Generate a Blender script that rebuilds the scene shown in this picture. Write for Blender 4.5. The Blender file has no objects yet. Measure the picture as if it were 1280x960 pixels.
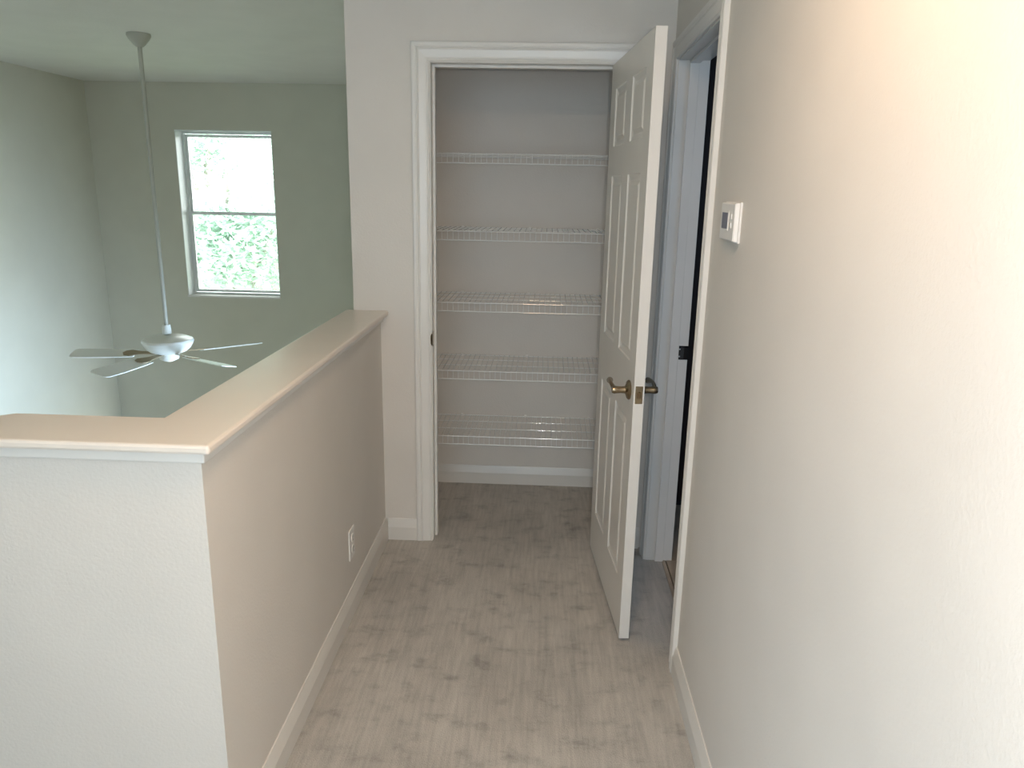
import bpy, bmesh, math, random
from mathutils import Matrix, Vector

random.seed(4)
S = bpy.context.scene
C = S.collection
PI = math.pi

# ------------------------------------------------------------------ camera
H = 1.5639
cam_data = bpy.data.cameras.new('camera')
cam = bpy.data.objects.new('camera', cam_data)
C.objects.link(cam)
cam_data.sensor_width = 36.0
cam_data.lens = 945.38 / 1280 * 36
cam_data.clip_start = 0.02
cam_data.clip_end = 200
pitch, yaw, roll = math.radians(14.3696), math.radians(2.277), math.radians(1.11243)
fwd = Vector((-math.sin(yaw) * math.cos(pitch), math.cos(yaw) * math.cos(pitch), -math.sin(pitch)))
rt = Vector((math.cos(yaw), math.sin(yaw), 0))
up = rt.cross(fwd)
r2 = math.cos(roll) * rt + math.sin(roll) * up
u2 = -math.sin(roll) * rt + math.cos(roll) * up
m = Matrix((r2, u2, -fwd)).transposed().to_4x4()
m.translation = Vector((0, 0, H))
cam.matrix_world = m
S.camera = cam

# ------------------------------------------------------------------ world, lights, exposure
S.view_settings.view_transform = 'Standard'
S.view_settings.look = 'None'
S.view_settings.gamma = 1
S.view_settings.use_curve_mapping = False
S.view_settings.exposure = 0.0
w = bpy.data.worlds.new('overcast_sky')
S.world = w
w.use_nodes = True
bg = w.node_tree.nodes['Background']
bg.inputs[0].default_value = (0.93, 1.0, 1.0, 1)
bg.inputs[1].default_value = 7.5


def area(name, loc, target, sx, sy, power, col, spread=PI):
    l = bpy.data.lights.new(name, 'AREA')
    l.shape = 'RECTANGLE'
    l.size = sx
    l.size_y = sy
    l.energy = power
    l.color = col
    l.spread = spread
    o = bpy.data.objects.new(name, l)
    C.objects.link(o)
    o.location = loc
    o.rotation_euler = (Vector(target) - Vector(loc)).to_track_quat('-Z', 'Y').to_euler()
    return o


def portal(name, loc, target, sx, sy):
    o = area(name, loc, target, sx, sy, 1, (1, 1, 1))
    o.data.cycles.is_portal = True
    return o


# the camera's own flash, a hand's width beside and above the lens
fl = bpy.data.lights.new('camera_flash', 'POINT')
fl.energy = 40
fl.color = (0.97, 0.99, 1.0)
fl.shadow_soft_size = 0.012
flo = bpy.data.objects.new('camera_flash', fl)
C.objects.link(flo)
flo.location = (0.06, 0.0, H + 0.035)
# warm ceiling light over the hall, just ahead of the viewer
area('hall_ceiling_light', (0.0, 0.96, 2.40), (0.0, 0.96, 0), 0.30, 0.30, 14, (1.0, 0.67, 0.41))
# daylight from the big window at the back of the loft
area('loft_window_light', (-0.75, -2.85, 1.35), (-0.2, 3, 1.0), 2.4, 1.9, 47, (0.54, 0.78, 1.0))
# unseen fill added at the left to cool and brighten the right wall
area('left_fill_light', (-3.6, -0.7, 1.0), (0.479, 0.15, 0.55), 1.0, 1.8, 10, (0.66, 0.83, 1.0), math.radians(55))
# daylight from the tall window in the right wall of the great room
area('great_room_side_light', (-0.86, 4.6, -0.4), (-4.2, 4.9, -0.1), 0.9, 1.8, 44, (0.54, 0.74, 1.0), math.radians(78))
# lower windows of the great room
area('great_room_lower_light', (-2.6, 6.95, -1.4), (-2.6, 4.0, -1.0), 2.2, 1.6, 24, (1.0, 1.0, 0.84))
portal('great_room_upper_portal', (-2.935, 7.24, 1.283), (-2.935, 4, 1.283), 0.9, 1.52)
area('bathroom_jamb_fill', (2.1, 1.75, 1.5), (0.5, 3.1, 1.2), 0.7, 0.9, 8, (0.48, 0.70, 1.0))  # unseen bluish light added to tint the bathroom door jamb

# ------------------------------------------------------------------ materials


def mat(name, col, rough=0.6, metal=0.0, bump=None, var=None, spec=0.5, coat=0.0):
    """bump=(scale, distance), var=(scale, amount): faint mottling of the colour"""
    mt = bpy.data.materials.new(name)
    mt.use_nodes = True
    nt = mt.node_tree
    b = nt.nodes['Principled BSDF']
    b.inputs['Base Color'].default_value = (*col, 1)
    b.inputs['Roughness'].default_value = rough
    b.inputs['Metallic'].default_value = metal
    b.inputs['Specular IOR Level'].default_value = spec
    b.inputs['Coat Weight'].default_value = coat
    tc = nt.nodes.new('ShaderNodeTexCoord')
    if bump:
        n = nt.nodes.new('ShaderNodeTexNoise')
        n.inputs['Scale'].default_value = bump[0]
        n.inputs['Detail'].default_value = 3
        nt.links.new(tc.outputs['Object'], n.inputs['Vector'])
        bp = nt.nodes.new('ShaderNodeBump')
        bp.inputs['Distance'].default_value = bump[1]
        bp.inputs['Strength'].default_value = 0.6
        nt.links.new(n.outputs['Fac'], bp.inputs['Height'])
        nt.links.new(bp.outputs['Normal'], b.inputs['Normal'])
    if var is None:
        var = (4.0, 0.02)
    n = nt.nodes.new('ShaderNodeTexNoise')
    n.inputs['Scale'].default_value = var[0]
    nt.links.new(tc.outputs['Object'], n.inputs['Vector'])
    r = nt.nodes.new('ShaderNodeValToRGB')
    r.color_ramp.elements[0].position = 0.3
    r.color_ramp.elements[1].position = 0.7
    r.color_ramp.elements[0].color = (*[c * (1 - var[1]) for c in col], 1)
    r.color_ramp.elements[1].color = (*[min(1, c * (1 + var[1])) for c in col], 1)
    nt.links.new(n.outputs['Fac'], r.inputs['Fac'])
    nt.links.new(r.outputs['Color'], b.inputs['Base Color'])
    return mt


M = {}
M['wall'] = mat('warm_wall_paint', (0.68, 0.64, 0.585), 0.55, bump=(140, 0.0012), spec=0.4)
M['great_wall'] = mat('great_room_wall_paint', (0.63, 0.615, 0.515), 0.7, bump=(90, 0.001), spec=0.3)
M['ceiling'] = mat('ceiling_paint', (0.74, 0.74, 0.70), 0.8, bump=(60, 0.002), spec=0.2)
M['trim'] = mat('white_trim_enamel', (0.74, 0.715, 0.67), 0.32, spec=0.5)
M['baseboard'] = mat('shaded_baseboard_enamel', (0.71, 0.68, 0.63), 0.32)  # trim white darkened to imitate shade on the flat face
M['door'] = mat('white_door_enamel', (0.74, 0.71, 0.66), 0.35, bump=(60, 0.0004), spec=0.5)
M['cap'] = mat('cap_enamel', (0.77, 0.70, 0.62), 0.30, spec=0.5)
M['wire'] = mat('white_vinyl_wire', (0.80, 0.80, 0.78), 0.13, spec=0.8)
M['brass'] = mat('aged_brass', (0.33, 0.255, 0.165), 0.25, metal=1.0)
M['dark_metal'] = mat('dark_bronze', (0.05, 0.045, 0.045), 0.3, metal=0.8)
M['plastic'] = mat('white_plastic', (0.76, 0.74, 0.71), 0.4)
M['screen'] = mat('grey_lcd', (0.16, 0.16, 0.20), 0.25)
M['slot'] = mat('dark_slot', (0.03, 0.03, 0.03), 0.6)
M['fan'] = mat('white_fan_enamel', (0.80, 0.82, 0.76), 0.3)
M['fan_rod'] = mat('putty_fan_enamel', (0.46, 0.46, 0.39), 0.4)
M['fan_iron'] = mat('dull_tan_iron', (0.40, 0.33, 0.22), 0.4, metal=0.6)  # dull tan metallic tone on every blade iron
M['vinyl'] = mat('white_window_vinyl', (0.85, 0.88, 0.88), 0.35)
M['dark_wall'] = mat('plain_dark_brown', (0.035, 0.018, 0.012), 0.6)  # plain dark brown for the strip in the bathroom gap
M['tile'] = mat('tan_floor_tile', (0.42, 0.33, 0.24), 0.35, var=(9, 0.15))
M['grout'] = mat('dark_grout', (0.06, 0.05, 0.04), 0.8)
M['lawn'] = mat('grass_ground', (0.10, 0.2, 0.06), 0.9, var=(2, 0.3))
M['bark'] = mat('grey_bark', (0.34, 0.32, 0.28), 0.9, bump=(20, 0.01))


def leaf_mat(name, col):
    mt = bpy.data.materials.new(name)
    mt.use_nodes = True
    nt = mt.node_tree
    b = nt.nodes['Principled BSDF']
    b.inputs['Roughness'].default_value = 0.5
    geo = nt.nodes.new('ShaderNodeTexCoord')
    n = nt.nodes.new('ShaderNodeTexNoise')
    n.inputs['Scale'].default_value = 1.3
    nt.links.new(geo.outputs['Object'], n.inputs['Vector'])
    r = nt.nodes.new('ShaderNodeValToRGB')
    r.color_ramp.elements[0].color = (*[c * 0.7 for c in col], 1)
    r.color_ramp.elements[1].color = (*[min(1, c * 1.3) for c in col], 1)
    nt.links.new(n.outputs['Fac'], r.inputs['Fac'])
    nt.links.new(r.outputs['Color'], b.inputs['Base Color'])
    t = nt.nodes.new('ShaderNodeBsdfTranslucent')
    nt.links.new(r.outputs['Color'], t.inputs['Color'])
    mx = nt.nodes.new('ShaderNodeMixShader')
    mx.inputs[0].default_value = 0.45
    nt.links.new(b.outputs[0], mx.inputs[1])
    nt.links.new(t.outputs[0], mx.inputs[2])
    nt.links.new(mx.outputs[0], nt.nodes['Material Output'].inputs['Surface'])
    return mt


M['leaf'] = leaf_mat('glare_paled_leaves', (0.62, 0.73, 0.66))  # leaf green paled to imitate glare in the overexposed window view

# glass: clear pane that lets daylight through
gm = bpy.data.materials.new('clear_glass')
gm.use_nodes = True
nt = gm.node_tree
for n in list(nt.nodes):
    if n.type != 'OUTPUT_MATERIAL':
        nt.nodes.remove(n)
tr = nt.nodes.new('ShaderNodeBsdfTransparent')
gl = nt.nodes.new('ShaderNodeBsdfGlossy')
gl.inputs['Roughness'].default_value = 0.02
lw = nt.nodes.new('ShaderNodeFresnel')
lw.inputs['IOR'].default_value = 1.45
mx = nt.nodes.new('ShaderNodeMixShader')
nt.links.new(lw.outputs[0], mx.inputs[0])
nt.links.new(tr.outputs[0], mx.inputs[1])
nt.links.new(gl.outputs[0], mx.inputs[2])
nt.links.new(mx.outputs[0], nt.nodes['Material Output'].inputs['Surface'])
M['glass'] = gm


def carpet_mat():
    mt = bpy.data.materials.new('streaked_greige_carpet')
    mt.use_nodes = True
    nt = mt.node_tree
    L = nt.links
    b = nt.nodes['Principled BSDF']
    b.inputs['Roughness'].default_value = 0.95
    b.inputs['Specular IOR Level'].default_value = 0.1
    b.inputs['Sheen Weight'].default_value = 0.15
    tc = nt.nodes.new('ShaderNodeTexCoord')

    def noise(scale, sx, sy, detail=3, rough=0.5):
        mp = nt.nodes.new('ShaderNodeMapping')
        mp.inputs['Scale'].default_value = (sx, sy, 1)
        L.new(tc.outputs['Object'], mp.inputs['Vector'])
        n = nt.nodes.new('ShaderNodeTexNoise')
        n.inputs['Scale'].default_value = scale
        n.inputs['Detail'].default_value = detail
        n.inputs['Roughness'].default_value = rough
        L.new(mp.outputs[0], n.inputs['Vector'])
        return n.outputs['Fac']

    def ramp(src, stops):
        r = nt.nodes.new('ShaderNodeValToRGB')
        e = r.color_ramp.elements
        e[0].position, e[0].color = stops[0][0], (*[stops[0][1]] * 3, 1)
        e[1].position, e[1].color = stops[-1][0], (*[stops[-1][1]] * 3, 1)
        for p, v in stops[1:-1]:
            k = e.new(p)
            k.color = (v, v, v, 1)
        L.new(src, r.inputs['Fac'])
        return r.outputs['Color']

    def mul(a, c):
        x = nt.nodes.new('ShaderNodeMix')
        x.data_type = 'RGBA'
        x.blend_type = 'MULTIPLY'
        x.inputs[0].default_value = 1
        L.new(a, x.inputs[6])
        L.new(c, x.inputs[7])
        return x.outputs[2]

    streak = ramp(noise(1.0, 75, 6, 4, 0.6), [(0.3, 0.84), (0.7, 1.08)])       # ribs of the pile run down the hall
    wide = ramp(noise(1.0, 17, 1.6, 3), [(0.3, 0.92), (0.7, 1.05)])
    blot = ramp(noise(1.0, 9.5, 13, 4, 0.62), [(0.28, 0.66), (0.43, 0.93), (0.52, 1.0)])   # crushed-pile smudges
    gate = ramp(noise(1.0, 2.6, 2.6, 2), [(0.35, 0.90), (0.6, 1.04)])
    fine = ramp(noise(1.0, 420, 260, 2), [(0.3, 0.86), (0.7, 1.1)])
    rgb = nt.nodes.new('ShaderNodeRGB')
    rgb.outputs[0].default_value = (0.52, 0.485, 0.435, 1)
    o = rgb.outputs[0]
    for k in (streak, wide, blot, gate, fine):
        o = mul(o, k)
    L.new(o, b.inputs['Base Color'])
    bp = nt.nodes.new('ShaderNodeBump')
    bp.inputs['Distance'].default_value = 0.004
    bp.inputs['Strength'].default_value = 0.7
    L.new(noise(1.0, 300, 170, 3), bp.inputs['Height'])
    L.new(bp.outputs['Normal'], b.inputs['Normal'])
    return mt


M['carpet'] = carpet_mat()

# ------------------------------------------------------------------ mesh helpers


def obj(name, bm, m=None, parent=None, bevel=0, smooth=False):
    bmesh.ops.recalc_face_normals(bm, faces=bm.faces)
    me = bpy.data.meshes.new(name)
    bm.to_mesh(me)
    bm.free()
    if smooth:
        for p in me.polygons:
            p.use_smooth = True
    if m:
        me.materials.append(m if not isinstance(m, str) else M[m])
    o = bpy.data.objects.new(name, me)
    C.objects.link(o)
    if parent:
        o.parent = parent
    if bevel:
        b = o.modifiers.new('bevel', 'BEVEL')
        b.width = bevel
        b.segments = 2
        b.limit_method = 'ANGLE'
        b.angle_limit = math.radians(40)
    if smooth:
        try:
            me.set_sharp_from_angle(angle=math.radians(40))
        except Exception:
            pass
    return o


def box(bm, x0, x1, y0, y1, z0, z1):
    g = bmesh.ops.create_cube(bm, size=1)
    mt = Matrix.Translation(((x0 + x1) / 2, (y0 + y1) / 2, (z0 + z1) / 2)) @ Matrix.Diagonal((abs(x1 - x0), abs(y1 - y0), abs(z1 - z0), 1))
    bmesh.ops.transform(bm, matrix=mt, verts=g['verts'])
    return g['verts']


def boxes(*a):
    bm = bmesh.new()
    for t in a:
        box(bm, *t)
    return bm


def tube(bm, pts, r, n=8):
    """round wire through the points"""
    rings = []
    P = [Vector(p) for p in pts]
    for i, p in enumerate(P):
        d = (P[min(i + 1, len(P) - 1)] - P[max(i - 1, 0)]).normalized()
        ref = Vector((0, 0, 1)) if abs(d.z) < 0.9 else Vector((1, 0, 0))
        a = d.cross(ref).normalized()
        b = d.cross(a).normalized()
        rr = r[i] if isinstance(r, (list, tuple)) else r
        rings.append([bm.verts.new(p + a * math.cos(2 * PI * k / n) * rr + b * math.sin(2 * PI * k / n) * rr) for k in range(n)])
    for i in range(len(rings) - 1):
        for k in range(n):
            bm.faces.new((rings[i][k], rings[i][(k + 1) % n], rings[i + 1][(k + 1) % n], rings[i + 1][k]))
    bm.faces.new(rings[0])
    bm.faces.new(rings[-1][::-1])


def lathe(bm, prof, n=32, mtx=None):
    """profile of (radius, height) turned round z"""
    rings = []
    new = []
    for r, z in prof:
        if r < 1e-6:
            ring = [bm.verts.new((0, 0, z))]
        else:
            ring = [bm.verts.new((r * math.cos(2 * PI * k / n), r * math.sin(2 * PI * k / n), z)) for k in range(n)]
        rings.append(ring)
        new += ring
    for a, b in zip(rings, rings[1:]):
        for k in range(n):
            j = (k + 1) % n
            if len(a) == 1 and len(b) == 1:
                continue
            if len(a) == 1:
                bm.faces.new((a[0], b[j], b[k]))
            elif len(b) == 1:
                bm.faces.new((a[k], a[j], b[0]))
            else:
                bm.faces.new((a[k], a[j], b[j], b[k]))
    if mtx:
        bmesh.ops.transform(bm, matrix=mtx, verts=new)


def loft(bm, rows, close=True):
    V = [[bm.verts.new(p) for p in row] for row in rows]
    n = len(rows[0])
    for a, b in zip(V, V[1:]):
        for k in range(n if close else n - 1):
            bm.faces.new((a[k], a[(k + 1) % n], b[(k + 1) % n], b[k]))
    if close:
        bm.faces.new(V[0])
        bm.faces.new(V[-1][::-1])


def empty(name, loc, label=None, cat=None, group=None, rz=0):
    o = bpy.data.objects.new(name, None)
    o.empty_display_size = 0.1
    C.objects.link(o)
    o.location = loc
    o.rotation_euler = (0, 0, rz)
    return tag(o, label, cat, group)


def tag(o, label=None, cat=None, group=None, kind=None):
    if label:
        o['label'] = label
    if cat:
        o['category'] = cat
    if group:
        o['group'] = group
    if kind:
        o['kind'] = kind
    return o


def struct(name, bm, m, label, cat, parent=None, bevel=0):
    o = obj(name, bm, m, parent, bevel)
    if parent is None:
        tag(o, label, cat, kind='structure')
    return o


# ------------------------------------------------------------------ measures of the place
D = 3.175          # hall side of the back wall
XL, XR = -0.694, 0.479
T = 0.115
YN = 1.438         # near face of the half wall
XO = -0.808        # outer face of the half wall and end of the back wall
xl, xr = -0.472, 0.262   # closet opening
HD = 2.045         # head of openings
DB = 3.896         # back of the closet
ZC = 1.057         # top of the half-wall cap
XW, DF, CZ = -4.166, 7.044, 2.44
ZF = -2.9          # floor of the great room
BY0, BY1 = 2.322, 3.055  # bathroom opening
XB = XR + T

# ------------------------------------------------------------------ floors and ceiling
struct('floor', boxes((-1.30, XR + 0.04, -3.0, D + 0.0, -0.02, 0), (-0.66, 0.46, D, DB, -0.02, 0),
                      (XR + 0.04, 0.55, BY0, BY1, -0.02, 0)), 'carpet',
       'streaked greige carpet running down the hall into the closet', 'carpet')
struct('floor', boxes((XW, XB + 0.1, -3.0, DF, ZF - 0.1, ZF)), 'wall', 'lower great room floor far below the half wall', 'floor')
struct('ceiling', boxes((XW - 0.1, 2.4, -3.1, DF + 0.1, CZ, CZ + 0.1)), 'ceiling',
       'pale ceiling over the great room and hall', 'ceiling')

# ------------------------------------------------------------------ walls
struct('wall_back', boxes((XO, xl - 0.018, D, D + T, ZF, CZ), (xr + 0.018, XB, D, D + T, 0, CZ),
                          (xl - 0.018, xr + 0.018, D, D + T, HD + 0.018, CZ)), 'wall',
       'beige wall around the wire-shelf closet opening', 'wall')
struct('wall_closet', boxes((-0.70, 0.50, DB, DB + 0.08, 0, CZ), (-0.70, -0.62, D + T, DB, 0, CZ), (0.42, 0.50, D + T, DB, 0, CZ),
                            (-0.70, 0.50, D + T, DB + .08, ZF, -0.02)), 'wall',
       'beige closet walls behind the wire shelves', 'wall')
struct('wall_right', boxes((XR, XB, -3.0, BY0 - 0.018, 0, CZ), (XR, XB, BY1 + 0.018, D, 0, CZ), (XR, XB, BY0 - 0.018, BY1 + 0.018, HD + 0.018, CZ),
                           (XR, XB, -3, D + T, ZF, -0.02)), 'wall',
       'long beige wall on the right with the thermostat', 'wall')
struct('wall_left', boxes((XO, XL, YN + T, D, ZF, ZC - 0.018)), 'wall',
       'beige half wall running along the left of the hall', 'half wall')
FP = [(XL, YN), (XL, YN + T), (-1.165, YN + T), (-1.30, YN + T - 0.10), (-1.30, YN)]
bmf = bmesh.new()
fv = [[bmf.verts.new((px, py, z)) for px, py in FP] for z in (ZF, ZC - 0.018)]
bmf.faces.new(fv[0])
bmf.faces.new(fv[1])
for k in range(5):
    bmf.faces.new((fv[0][k], fv[0][(k + 1) % 5], fv[1][(k + 1) % 5], fv[1][k]))
struct('wall_front', bmf, 'wall',
       'short grey-white half wall facing the viewer at lower left', 'half wall')
struct('wall_stair', boxes((-1.30, -1.28, -3.0, YN, ZF, -0.02)), 'wall',
       'wall below the open floor edge, out of sight at the left', 'wall')
struct('wall_great_left', boxes((XW - 0.1, XW, -3.1, DF + 0.1, ZF, CZ)), 'great_wall',
       'pale left wall of the great room, bluish where daylight hits', 'wall')
wx0, wx1, wz0, wz1 = -3.380, -2.490, 0.527, 2.038
struct('wall_great_far', boxes((XW, wx0, DF, DF + 0.19, ZF, CZ), (wx1, XO + 0.1, DF, DF + 0.19, ZF, CZ),
                               (wx0, wx1, DF, DF + 0.19, wz1, CZ), (wx0, wx1, DF, DF + 0.19, ZF, wz0)), 'great_wall',
       'sage-beige far wall of the great room around the window', 'wall')
struct('wall_great_right', boxes((XO, XO + 0.1, D + T, DF, ZF, CZ)), 'great_wall', 'side wall of the great room behind the closet', 'wall')
struct('wall_rear', boxes((XW, 2.4, -3.1, -3.0, ZF, CZ)), 'wall', 'wall behind the viewer', 'wall')
# bathroom shell
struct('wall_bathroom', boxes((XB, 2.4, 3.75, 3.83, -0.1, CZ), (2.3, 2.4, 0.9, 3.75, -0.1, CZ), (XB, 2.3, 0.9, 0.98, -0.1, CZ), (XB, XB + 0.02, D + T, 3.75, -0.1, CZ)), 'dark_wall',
       'dark brown surface closing the narrow gap right of the jamb', 'wall')

# bathroom tile floor: separate tiles over a grout bed
bed = struct('floor', boxes((0.55, 2.3, 0.98, 3.75, -0.03, -0.006)), 'grout', 'tan tiled bathroom floor beyond the door sill', 'tile floor')
tm = boxes((-0.5, 0.5, -0.5, 0.5, -0.006, 0.002))
first = None
x = 0.552
cols = [0.014 + 0.0] + [0.305] * 3
xs = [(0.551, 0.566)] + [(0.571 + k * 0.31, 0.571 + k * 0.31 + 0.305) for k in range(3)]
for (a, b_) in xs:
    y = 1.2
    while y < 3.6:
        t = obj('tile', boxes((a, b_, y, y + 0.305, -0.008, 0.002)), 'tile', bed)
        y += 0.31

# ------------------------------------------------------------------ trim
CP = [(0.004, 0.0), (0.004, 0.009), (0.010, 0.012), (0.016, 0.010), (0.022, 0.0115), (0.045, 0.014), (0.050, 0.0175), (0.056, 0.0145), (0.062, 0.017), (0.071, 0.017), (0.075, 0.014), (0.075, 0.0)]


def casing(bm, a0, a1, top, place):
    """colonial casing mitred round three sides of an opening; place(a, t, z) -> xyz"""
    rows = []
    for k in range(4):
        row = []
        for u, t in CP:
            a = a0 - u if k < 2 else a1 + u
            z = 0.0 if k in (0, 3) else top + u
            row.append(place(a, t, z))
        rows.append(row)
    loft(bm, rows)


bm = bmesh.new()
casing(bm, xl, xr, HD, lambda a, t, z: (a, D - t, z))
o = struct('trim_1', bm, 'trim', 'white moulded casing around the closet opening', 'door casing')
jb = struct('trim_2', boxes((xl - 0.018, xl, D - 0.001, D + T, 0, HD + 0.018), (xr, xr + 0.018, D - 0.001, D + T, 0, HD + 0.018),
                            (xl, xr, D - 0.001, D + T, HD, HD + 0.018),
                            (xl, xl + 0.011, D + 0.045, D + 0.08, 0, HD), (xr - 0.011, xr, D + 0.045, D + 0.08, 0, HD),
                            (xl + 0.011, xr - 0.011, D + 0.045, D + 0.08, HD - 0.011, HD)), 'trim',
            'white closet door jamb and stop lining the opening', 'door jamb', bevel=0.0015)
# strike plate with curled lip on the left closet jamb
bm = boxes((xl - 0.001, xl + 0.0012, D + 0.002, D + 0.034, 0.905, 0.968))
rows = []
for z, k in ((0.912, 0.55), (0.920, 0.9), (0.938, 1.0), (0.955, 0.9), (0.962, 0.55)):
    rows.append([(xl + 0.0012, D + 0.004, z), (xl + 0.0012, D - 0.004 * k, z), (xl - 0.005 * k, D - 0.012 * k, z), (xl - 0.0065 * k, D - 0.011 * k, z), (xl - 0.001, D - 0.002, z), (xl - 0.001, D + 0.004, z)])
loft(bm, rows)
tag(obj('strike_plate', bm, 'brass', jb), 'aged brass strike plate')

bm = bmesh.new()
casing(bm, BY0, BY1, HD, lambda a, t, z: (XR - t, a, z))
struct('trim_3', bm, 'trim', 'white casing around the bathroom doorway in the right wall', 'door casing')
jb2 = struct('trim_4', boxes((XR - 0.001, XB + 0.001, BY1, BY1 + 0.018, 0, HD + 0.018), (XR - 0.001, XB + 0.001, BY0 - 0.018, BY0, 0, HD + 0.018),
                             (XR - 0.001, XB + 0.001, BY0, BY1, HD, HD + 0.018),
                             (XR + 0.040, XR + 0.076, BY1 - 0.011, BY1, 0, HD), (XR + 0.040, XR + 0.076, BY0, BY0 + 0.011, 0, HD),
                             (XR + 0.040, XR + 0.076, BY0 + 0.011, BY1 - 0.011, HD - 0.011, HD)), 'trim',
             'white bathroom door jamb in blue-grey daylight with a dark strike plate', 'door jamb', bevel=0.0015)
bm = boxes((XB - 0.036, XB + 0.003, BY1 - 0.0018, BY1 + 0.0005, 0.905, 0.910), (XB - 0.036, XB + 0.003, BY1 - 0.0018, BY1 + 0.0005, 0.956, 0.962),
           (XB - 0.036, XB - 0.030, BY1 - 0.0018, BY1 + 0.0005, 0.905, 0.962), (XB - 0.016, XB + 0.003, BY1 - 0.0018, BY1 + 0.0005, 0.905, 0.962))
sp = obj('strike_plate', bm, 'dark_metal', jb2)
tag(sp, 'dark bronze strike plate')
obj('latch_hole', boxes((XB - 0.030, XB - 0.016, BY1 - 0.001, BY1 + 0.0002, 0.910, 0.956)), 'slot', sp)
bm = bmesh.new()
for z in (0.918, 0.948):
    lathe(bm, [(0, 0.0012), (0.003, 0.0008), (0.0034, 0)], 10, Matrix.Translation((XB - 0.033, BY1 - 0.0018, z)) @ Matrix.Rotation(PI / 2, 4, 'X'))
tag(obj('screw', bm, 'wire', sp), 'two bright screw heads')

BP = [(0, 0), (0.0145, 0), (0.0145, 0.062), (0.013, 0.068), (0.0095, 0.082), (0.0065, 0.093), (0.004, 0.101), (0, 0.101)]


def base(name, label, p0, p1, n, parent=None):
    """baseboard from p0 to p1 standing off the wall along n"""
    bm = bmesh.new()
    loft(bm, [[(p[0] + n[0] * t, p[1] + n[1] * t, z) for t, z in BP] for p in (p0, p1)])
    return struct(name, bm, 'baseboard', label, 'baseboard')


base('baseboard_left', 'white baseboard along the foot of the left half wall', (XL, YN + 0.0), (XL, D), (1, 0))
base('baseboard_right', 'white baseboard along the foot of the right wall', (XR, -3.0), (XR, BY0 - 0.075), (-1, 0))
base('baseboard_back', 'short white baseboard between half wall and closet casing', (XL + 0.014, D), (xl - 0.075, D), (0, -1))
base('baseboard_back', 'white baseboard piece behind the open closet door', (xr + 0.075, D), (XR - 0.018, D), (0, -1))
base('baseboard_front', 'white baseboard under the half wall facing the viewer', (-1.30, YN), (XL, YN), (0, -1))
base('baseboard_closet', 'pale baseboard along the back of the closet floor', (-0.62, DB), (0.42, DB), (0, -1))

# cap on the half walls: an L


def prism(bm, poly, z0, z1):
    a = [bm.verts.new((x, y, z0)) for x, y in poly]
    b = [bm.verts.new((x, y, z1)) for x, y in poly]
    bm.faces.new(a[::-1])
    bm.faces.new(b)
    n = len(poly)
    for k in range(n):
        bm.faces.new((a[k], a[(k + 1) % n], b[(k + 1) % n], b[k]))


def ring(o):
    return [(XL + o, D), (XL + o, YN - o), (-1.30 - o, YN - o), (-1.30 - o, YN + T - 0.10 + o * 0.3), (-1.165 - o * 0.4, YN + T + o), (XO - o, YN + T + o), (XO - o, D)]


bm = bmesh.new()
prism(bm, ring(0.034), ZC - 0.020, ZC)
struct('trim_5', bm, 'cap', 'smooth tan-lit cap board on top of the L-shaped half wall', 'wall cap', bevel=0.006)
bm = bmesh.new()
prism(bm, ring(0.013), ZC - 0.046, ZC - 0.020)
struct('trim_6', bm, 'trim', 'narrow white moulding under the half-wall cap', 'moulding', bevel=0.003)

# ------------------------------------------------------------------ window in the far wall
yw = DF + 0.135
win = struct('window_1', boxes((wx0, wx0 + 0.020, yw, yw + 0.05, wz0, wz1), (wx1 - 0.020, wx1, yw, yw + 0.05, wz0, wz1),
                               (wx0 + 0.020, wx1 - 0.020, yw, yw + 0.05, wz1 - 0.025, wz1), (wx0 + 0.020, wx1 - 0.020, yw, yw + 0.05, wz0, wz0 + 0.025)), 'vinyl',
             'bright single-hung white window high in the great room far wall', 'window')
zm = 1.295
for name, za, zb, yy in (('lower_sash', wz0 + 0.03, zm + 0.02, yw + 0.002), ('upper_sash', zm - 0.012, wz1 - 0.03, yw + 0.026)):
    a, b_ = wx0 + 0.018, wx1 - 0.018
    s = 0.024
    sash = obj(name, boxes((a, a + s, yy, yy + 0.022, za, zb), (b_ - s, b_, yy, yy + 0.022, za, zb),
                           (a + s, b_ - s, yy, yy + 0.022, za, za + s), (a + s, b_ - s, yy, yy + 0.022, zb - s, zb)), 'vinyl', win)
    obj('pane', boxes((a + s, b_ - s, yy + 0.009, yy + 0.012, za + s, zb - s)), 'glass', sash)
obj('reveal', boxes((wx0, wx0 + 0.006, DF + 0.002, yw, wz0 + 0.012, wz1), (wx1 - 0.006, wx1, DF + 0.002, yw, wz0 + 0.012, wz1), (wx0 + 0.006, wx1 - 0.006, DF + 0.002, yw, wz1 - 0.006, wz1)), 'vinyl', win)
obj('sill', boxes((wx0, wx1, DF - 0.012, yw, wz0 - 0.004, wz0 + 0.012)), 'trim', win, bevel=0.003)

# ------------------------------------------------------------------ closet door, standing open toward the viewer
A = math.atan2(2.4195 - (D - 0.02), 0.3053 - 0.2415)
DW, DT, Z0, Z1 = 0.738, 0.035, 0.014, 2.038
door = empty('door_1', (0.2415, D - 0.022, 0), 'white six-panel closet door standing open toward the viewer', 'door', rz=A)
door['kind'] = 'structure'
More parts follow.
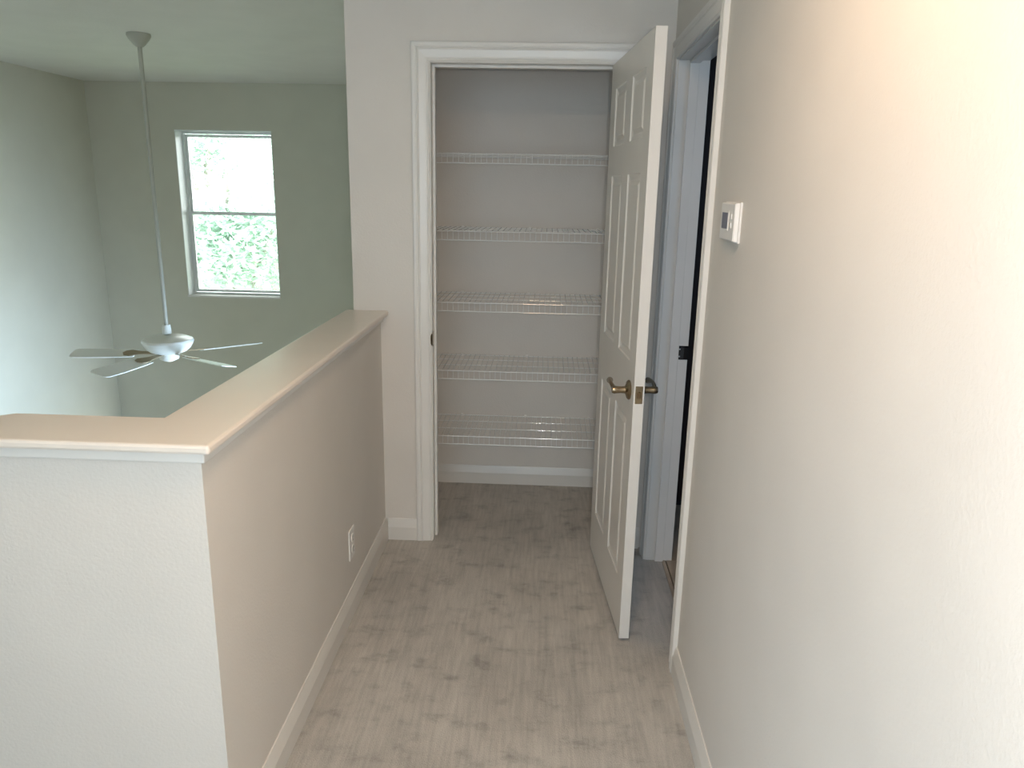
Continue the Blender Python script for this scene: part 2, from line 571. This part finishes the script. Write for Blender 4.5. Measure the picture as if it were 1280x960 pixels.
# local: x along the leaf from the hinge, +y toward the right-hand (hall) face
cols_ = [(0.100, 0.315), (0.423, 0.638)]
rows_ = [(0.215, 0.815), (1.012, 1.625), (1.732, 1.942)]
bm = bmesh.new()
xsb = [0, cols_[0][0], cols_[0][1], cols_[1][0], cols_[1][1], DW]
zsb = [Z0] + [v for r in rows_ for v in r] + [Z1]
for face_y, sgn in ((0.0, 1), (DT, -1)):
    for i in range(5):
        for j in range(7):
            x0, x1, z0, z1 = xsb[i], xsb[i + 1], zsb[j], zsb[j + 1]
            hole = i in (1, 3) and j in (1, 3, 5)
            if not hole:
                v = [bm.verts.new((x, face_y, z)) for x, z in ((x0, z0), (x1, z0), (x1, z1), (x0, z1))]
                bm.faces.new(v)
            else:       # moulded recess: steps down to the panel bed
                prof = [(0, 0), (0.003, 0.004), (0.010, 0.006), (0.018, 0.0085)]
                rr = []
                for ins, dep in prof:
                    rr.append([bm.verts.new((x, face_y + sgn * dep, z)) for x, z in ((x0 + ins, z0 + ins), (x1 - ins, z0 + ins), (x1 - ins, z1 - ins), (x0 + ins, z1 - ins))])
                for a, b_ in zip(rr, rr[1:]):
                    for k in range(4):
                        bm.faces.new((a[k], a[(k + 1) % 4], b_[(k + 1) % 4], b_[k]))
                bm.faces.new(rr[-1])
for (xa, xb) in ((0, 0), (DW, DW)):
    bm.faces.new([bm.verts.new(p) for p in ((xa, 0, Z0), (xa, DT, Z0), (xa, DT, Z1), (xa, 0, Z1))])
for z in (Z0, Z1):
    bm.faces.new([bm.verts.new(p) for p in ((0, 0, z), (DW, 0, z), (DW, DT, z), (0, DT, z))])
bmesh.ops.remove_doubles(bm, verts=bm.verts, dist=1e-5)
slab = obj('slab', bm, 'door', door)
for (x0, x1) in cols_:
    for (z0, z1) in rows_:
        bm = bmesh.new()
        rr = []
        for ins, yy in ((0.022, 0.0085), (0.036, 0.0015), (0.036, 0.0015)):
            rr.append([(x, yy, z) for x, z in ((x0 + ins, z0 + ins), (x1 - ins, z0 + ins), (x1 - ins, z1 - ins), (x0 + ins, z1 - ins))])
        back = [[(x, DT - y, z) for x, y, z in row] for row in rr[:2]][::-1]
        # front field, through the leaf, back field
        loft(bm, [rr[1], rr[0], back[1], back[0]])
        obj('panel', bm, 'door', door)


def lever(side):
    """side -1: left (closet) face, +1: right (hall) face"""
    bm = bmesh.new()
    y0 = 0.0 if side < 0 else DT
    R = Matrix.Translation((0.668, y0, 0.918)) @ Matrix.Rotation(PI / 2 * (1 if side < 0 else -1), 4, 'X')
    lathe(bm, [(0, 0), (0.033, 0), (0.034, 0.004), (0.030, 0.009), (0.020, 0.012), (0.0125, 0.016), (0.0115, 0.030), (0.0125, 0.044), (0.0135, 0.052), (0.011, 0.060), (0, 0.062)], 28, R)
    pts, rad = [], []
    for k in range(9):
        t = k / 8
        pts.append((0.668 - 0.105 * t, y0 + side * (0.050 + 0.006 * math.sin(PI * t)), 0.918 + 0.010 * math.sin(PI * t * 0.9) + 0.004 * t))
        rad.append(0.0095 - 0.003 * math.sin(PI * min(1, t * 1.1)) + (0.002 if k == 8 else 0))
    tube(bm, pts, rad, 12)
    o = obj('lever_handle', bm, 'brass', door, smooth=True)
    tag(o, 'aged brass lever handle')


lever(-1)
lever(1)
lp = obj('latch_plate', boxes((DW - 0.001, DW + 0.0015, 0.005, 0.030, 0.888, 0.948)), 'brass', door, bevel=0.004)
tag(lp, 'aged brass latch plate')
bm = bmesh.new()
loft(bm, [[(DW, 0.010, z), (DW + 0.009, 0.020, z), (DW, 0.024, z)] for z in (0.908, 0.928)])
obj('latch_bolt', bm, 'brass', lp)
for z in (0.22, 1.02, 1.82):
    bm = bmesh.new()
    tube(bm, [(-0.006, DT + 0.006, z - 0.045), (-0.006, DT + 0.006, z + 0.045)], 0.006, 12)
    box(bm, -0.004, 0.0, 0.004, DT + 0.004, z - 0.044, z + 0.044)
    tag(obj('hinge', bm, 'brass', door), 'aged brass hinge')

# ------------------------------------------------------------------ wire shelves
SX0, SX1 = -0.615, 0.415
YF = 3.520
names5 = ['topmost white wire shelf in the closet', 'second white wire shelf from the top in the closet', 'middle white wire shelf in the closet',
          'second white wire shelf from the bottom in the closet', 'lowest white wire shelf, just above the closet baseboard']
shelf0 = empty('wire_shelf', (0, 0, 1.722))
bm = bmesh.new()
x = SX0 + 0.012
while x < SX1 - 0.005:
    tube(bm, [(x, DB - 0.008, 0.0), (x, YF + 0.004, 0.0), (x, YF, -0.004), (x, YF, -0.044)], 0.0016, 5)
    x += 0.0254
tag(obj('deck_wires', bm, 'wire', shelf0), kind='stuff')
for name, y, z, r in (('front_rod', YF + 0.001, -0.0035, 0.0028), ('lip_rod', YF + 0.001, -0.044, 0.0028), ('back_rod', DB - 0.010, -0.0035, 0.0028),
                      ('middle_rod', YF + 0.13, -0.0035, 0.0024), ('middle_rod', YF + 0.255, -0.0035, 0.0024)):
    bm = bmesh.new()
    tube(bm, [(SX0, y, z), (SX1, y, z)], r, 10)
    obj(name, bm, 'wire', shelf0)
for x in (-0.42, -0.08, 0.26):
    bm = boxes((x - 0.006, x + 0.006, DB - 0.014, DB, -0.008, 0.004))
    obj('wall_clip', bm, 'plastic', shelf0, bevel=0.001)
for x, s in ((SX0 - 0.005, 1), (SX1 + 0.005, -1)):
    bm = boxes((x, x + s * 0.02, YF - 0.006, YF + 0.02, -0.050, 0.004))
    obj('end_bracket', bm, 'plastic', shelf0, bevel=0.002)


def dup(root, loc):
    r = root.copy()
    C.objects.link(r)
    r.location = loc
    for ch in list(root.children):
        c = ch.copy()
        C.objects.link(c)
        c.parent = r
    return r


for k, z in enumerate((1.722, 1.381, 1.051, 0.722, 0.392)):
    s = shelf0 if k == 0 else dup(shelf0, (0, 0, z))
    tag(s, names5[k], 'shelf', 'wire shelves in the closet')

# ------------------------------------------------------------------ thermostat
th = empty('thermostat', (XR, 1.915, 1.446), 'white wall thermostat with a small grey screen on the right wall', 'thermostat')
obj('wall_plate', boxes((-0.006, 0, 0.0, 0.158, 0.0, 0.100)), 'plastic', th, bevel=0.002)
bm = bmesh.new()
rows = []
for xx, i in ((-0.006, 0.004), (-0.015, 0.005), (-0.018, 0.008)):
    rows.append([(xx, i, i * 0.8), (xx, 0.158 - i, i * 0.8), (xx, 0.158 - i, 0.100 - i * 0.6), (xx, i, 0.100 - i * 0.6)])
loft(bm, rows)
obj('body', bm, 'plastic', th, bevel=0.0012)
scr = obj('screen_bezel', boxes((-0.0195, -0.017, 0.060, 0.132, 0.028, 0.078)), 'plastic', th, bevel=0.001)
tag(obj('screen', boxes((-0.0202, -0.0190, 0.066, 0.126, 0.033, 0.073)), 'screen', th), 'small dark grey liquid crystal screen')
for k in range(2):
    obj('button', boxes((-0.0202, -0.0175, 0.028, 0.044, 0.036 + k * 0.022, 0.050 + k * 0.022)), 'plastic', th, bevel=0.001)

# ------------------------------------------------------------------ outlet on the left half wall
ot = empty('wall_outlet', (XL, 2.565, 0.275), 'white duplex outlet low on the left half wall', 'outlet')
obj('cover_plate', boxes((0, 0.006, -0.036, 0.036, -0.060, 0.060)), 'plastic', ot, bevel=0.003)
for z in (-0.022, 0.022):
    bm = bmesh.new()
    lathe(bm, [(0, 0), (0.0165, 0), (0.0165, 0.0035), (0.0155, 0.004), (0, 0.004)], 20, Matrix.Translation((0.0055, 0, z)) @ Matrix.Rotation(PI / 2, 4, 'Y'))
    so = obj('socket', bm, 'plastic', ot)
    obj('slots', boxes((0.0093, 0.0099, -0.0075, -0.0055, z, z + 0.008), (0.0093, 0.0099, 0.0055, 0.0075, z, z + 0.008), (0.0093, 0.0099, -0.002, 0.002, z - 0.010, z - 0.006)), 'slot', so)

# ------------------------------------------------------------------ ceiling fan on its long rod
FX, FY, FZ = -2.50, 4.86, 0.47
fan = empty('ceiling_fan', (FX, FY, FZ), 'white five-blade ceiling fan hanging on a long downrod in the great room', 'fan')
bm = bmesh.new()
lathe(bm, [(0, CZ - FZ), (0.068, CZ - FZ), (0.070, CZ - FZ - 0.012), (0.060, CZ - FZ - 0.030), (0.035, CZ - FZ - 0.062), (0.020, CZ - FZ - 0.075), (0, CZ - FZ - 0.075)], 32)
obj('canopy', bm, 'fan_rod', fan, smooth=True)
bm = bmesh.new()
tube(bm, [(0, 0, 0.10), (0, 0, CZ - FZ - 0.06)], 0.013, 14)
obj('downrod', bm, 'fan_rod', fan, smooth=True)
bm = bmesh.new()
lathe(bm, [(0, 0.185), (0.024, 0.185), (0.028, 0.160), (0.030, 0.128), (0.020, 0.120), (0, 0.12)], 24)
obj('rod_coupler', bm, 'fan', fan, smooth=True)
bm = bmesh.new()
lathe(bm, [(0, 0.118), (0.05, 0.114), (0.120, 0.104), (0.158, 0.088), (0.163, 0.074), (0.155, 0.055), (0.140, 0.030), (0.115, 0.008), (0.085, -0.004), (0.06, -0.008), (0, -0.008)], 40)
obj('motor_housing', bm, 'fan', fan, smooth=True)
bm = bmesh.new()
lathe(bm, [(0, -0.004), (0.062, -0.006), (0.066, -0.022), (0.060, -0.046), (0.030, -0.060), (0.012, -0.066), (0, -0.068)], 28)
obj('switch_cup', bm, 'fan', fan, smooth=True)
for ang in (42, 114, 186, 258, 330):
    a = math.radians(ang)
    Rz = Matrix.Rotation(a, 4, 'Z')
    Rp = Matrix.Rotation(math.radians(-13), 4, 'X')
    # blade: long rounded paddle with its iron
    out = [(0.215, -0.050), (0.30, -0.060), (0.50, -0.068), (0.60, -0.066), (0.622, -0.055), (0.630, -0.030), (0.630, 0.030), (0.622, 0.055), (0.60, 0.066), (0.50, 0.068), (0.30, 0.060), (0.215, 0.050)]
    bm = bmesh.new()
    prism(bm, out, -0.003, 0.003)
    bmesh.ops.transform(bm, matrix=Rz @ Matrix.Translation((0, 0, -0.012)) @ Rp, verts=bm.verts)
    bl = obj('blade', bm, 'fan', fan)
    bm = bmesh.new()
    prism(bm, [(0.05, -0.014), (0.12, -0.016), (0.19, -0.024), (0.25, -0.042), (0.285, -0.030), (0.30, 0), (0.285, 0.030), (0.25, 0.042), (0.19, 0.024), (0.12, 0.016), (0.05, 0.014)], 0.0035, 0.0085)
    bmesh.ops.transform(bm, matrix=Rz @ Matrix.Translation((0, 0, -0.012)) @ Rp, verts=bm.verts)
    tag(obj('blade_iron', bm, 'fan_iron', bl), 'dull tan metal blade iron')

# ------------------------------------------------------------------ outdoors beyond the window
struct('ground', boxes((-40, 30, DF + 0.2, 60, -3.2, -3.0)), 'lawn', 'grass outside the great room window', 'ground')


def tree(x, y, zc, rx, rz, n, label, seed):
    rnd = random.Random(seed)
    t = empty('leafy_tree', (x, y, -3.0), label, 'tree', 'trees outside the window')
    bm = bmesh.new()
    tube(bm, [(0, 0, 0), (0.1, 0, 1.5), (0.0, 0.1, 3.0 + zc)], [0.16, 0.13, 0.06], 10)
    for k in range(5):
        a = k * 1.3
        tube(bm, [(0.05, 0.05, 2.0 + zc * 0.5 + 0.3 * k), (math.cos(a) * rx * 0.6, math.sin(a) * rx * 0.5, 3.2 + zc + 0.2 * k)], [0.05, 0.015], 6)
    obj('trunk', bm, 'bark', t)
    bm = bmesh.new()
    clumps = [(rnd.gauss(0, 0.45) * rx, rnd.gauss(0, 0.4) * rx, 3.0 + zc + rnd.gauss(0, 0.45) * rz, rnd.uniform(0.3, 0.7)) for _ in range(46)]
    for k in range(n):
        cx, cy, cz, cr = rnd.choice(clumps)
        p = Vector((cx + rnd.gauss(0, 0.55) * cr, cy + rnd.gauss(0, 0.55) * cr, cz + rnd.gauss(0, 0.4) * cr))
        u = Vector((rnd.uniform(-1, 1), rnd.uniform(-1, 1), rnd.uniform(-0.6, 0.6))).normalized()
        v = u.cross(Vector((rnd.uniform(-1, 1), rnd.uniform(-1, 1), 1))).normalized()
        s = rnd.uniform(0.035, 0.065)
        q = [p - u * s * 1.4, p + v * s * 0.6, p + u * s * 1.4, p - v * s * 0.6]
        bm.faces.new([bm.verts.new(c) for c in q])
    tag(obj('foliage', bm, 'leaf', t), kind='stuff')


tree(-4.6, 10.8, 0.9, 1.3, 1.2, 9000, 'pale leafy tree outside, close behind the lower window pane', 1)
tree(-6.3, 14.2, 2.0, 1.3, 1.8, 7000, 'pale leafy tree outside, farther back behind the left of the window', 2)
tree(-7.0, 18.6, 3.0, 1.7, 2.2, 7000, 'most distant pale tree outside, behind the upper right of the window', 3)
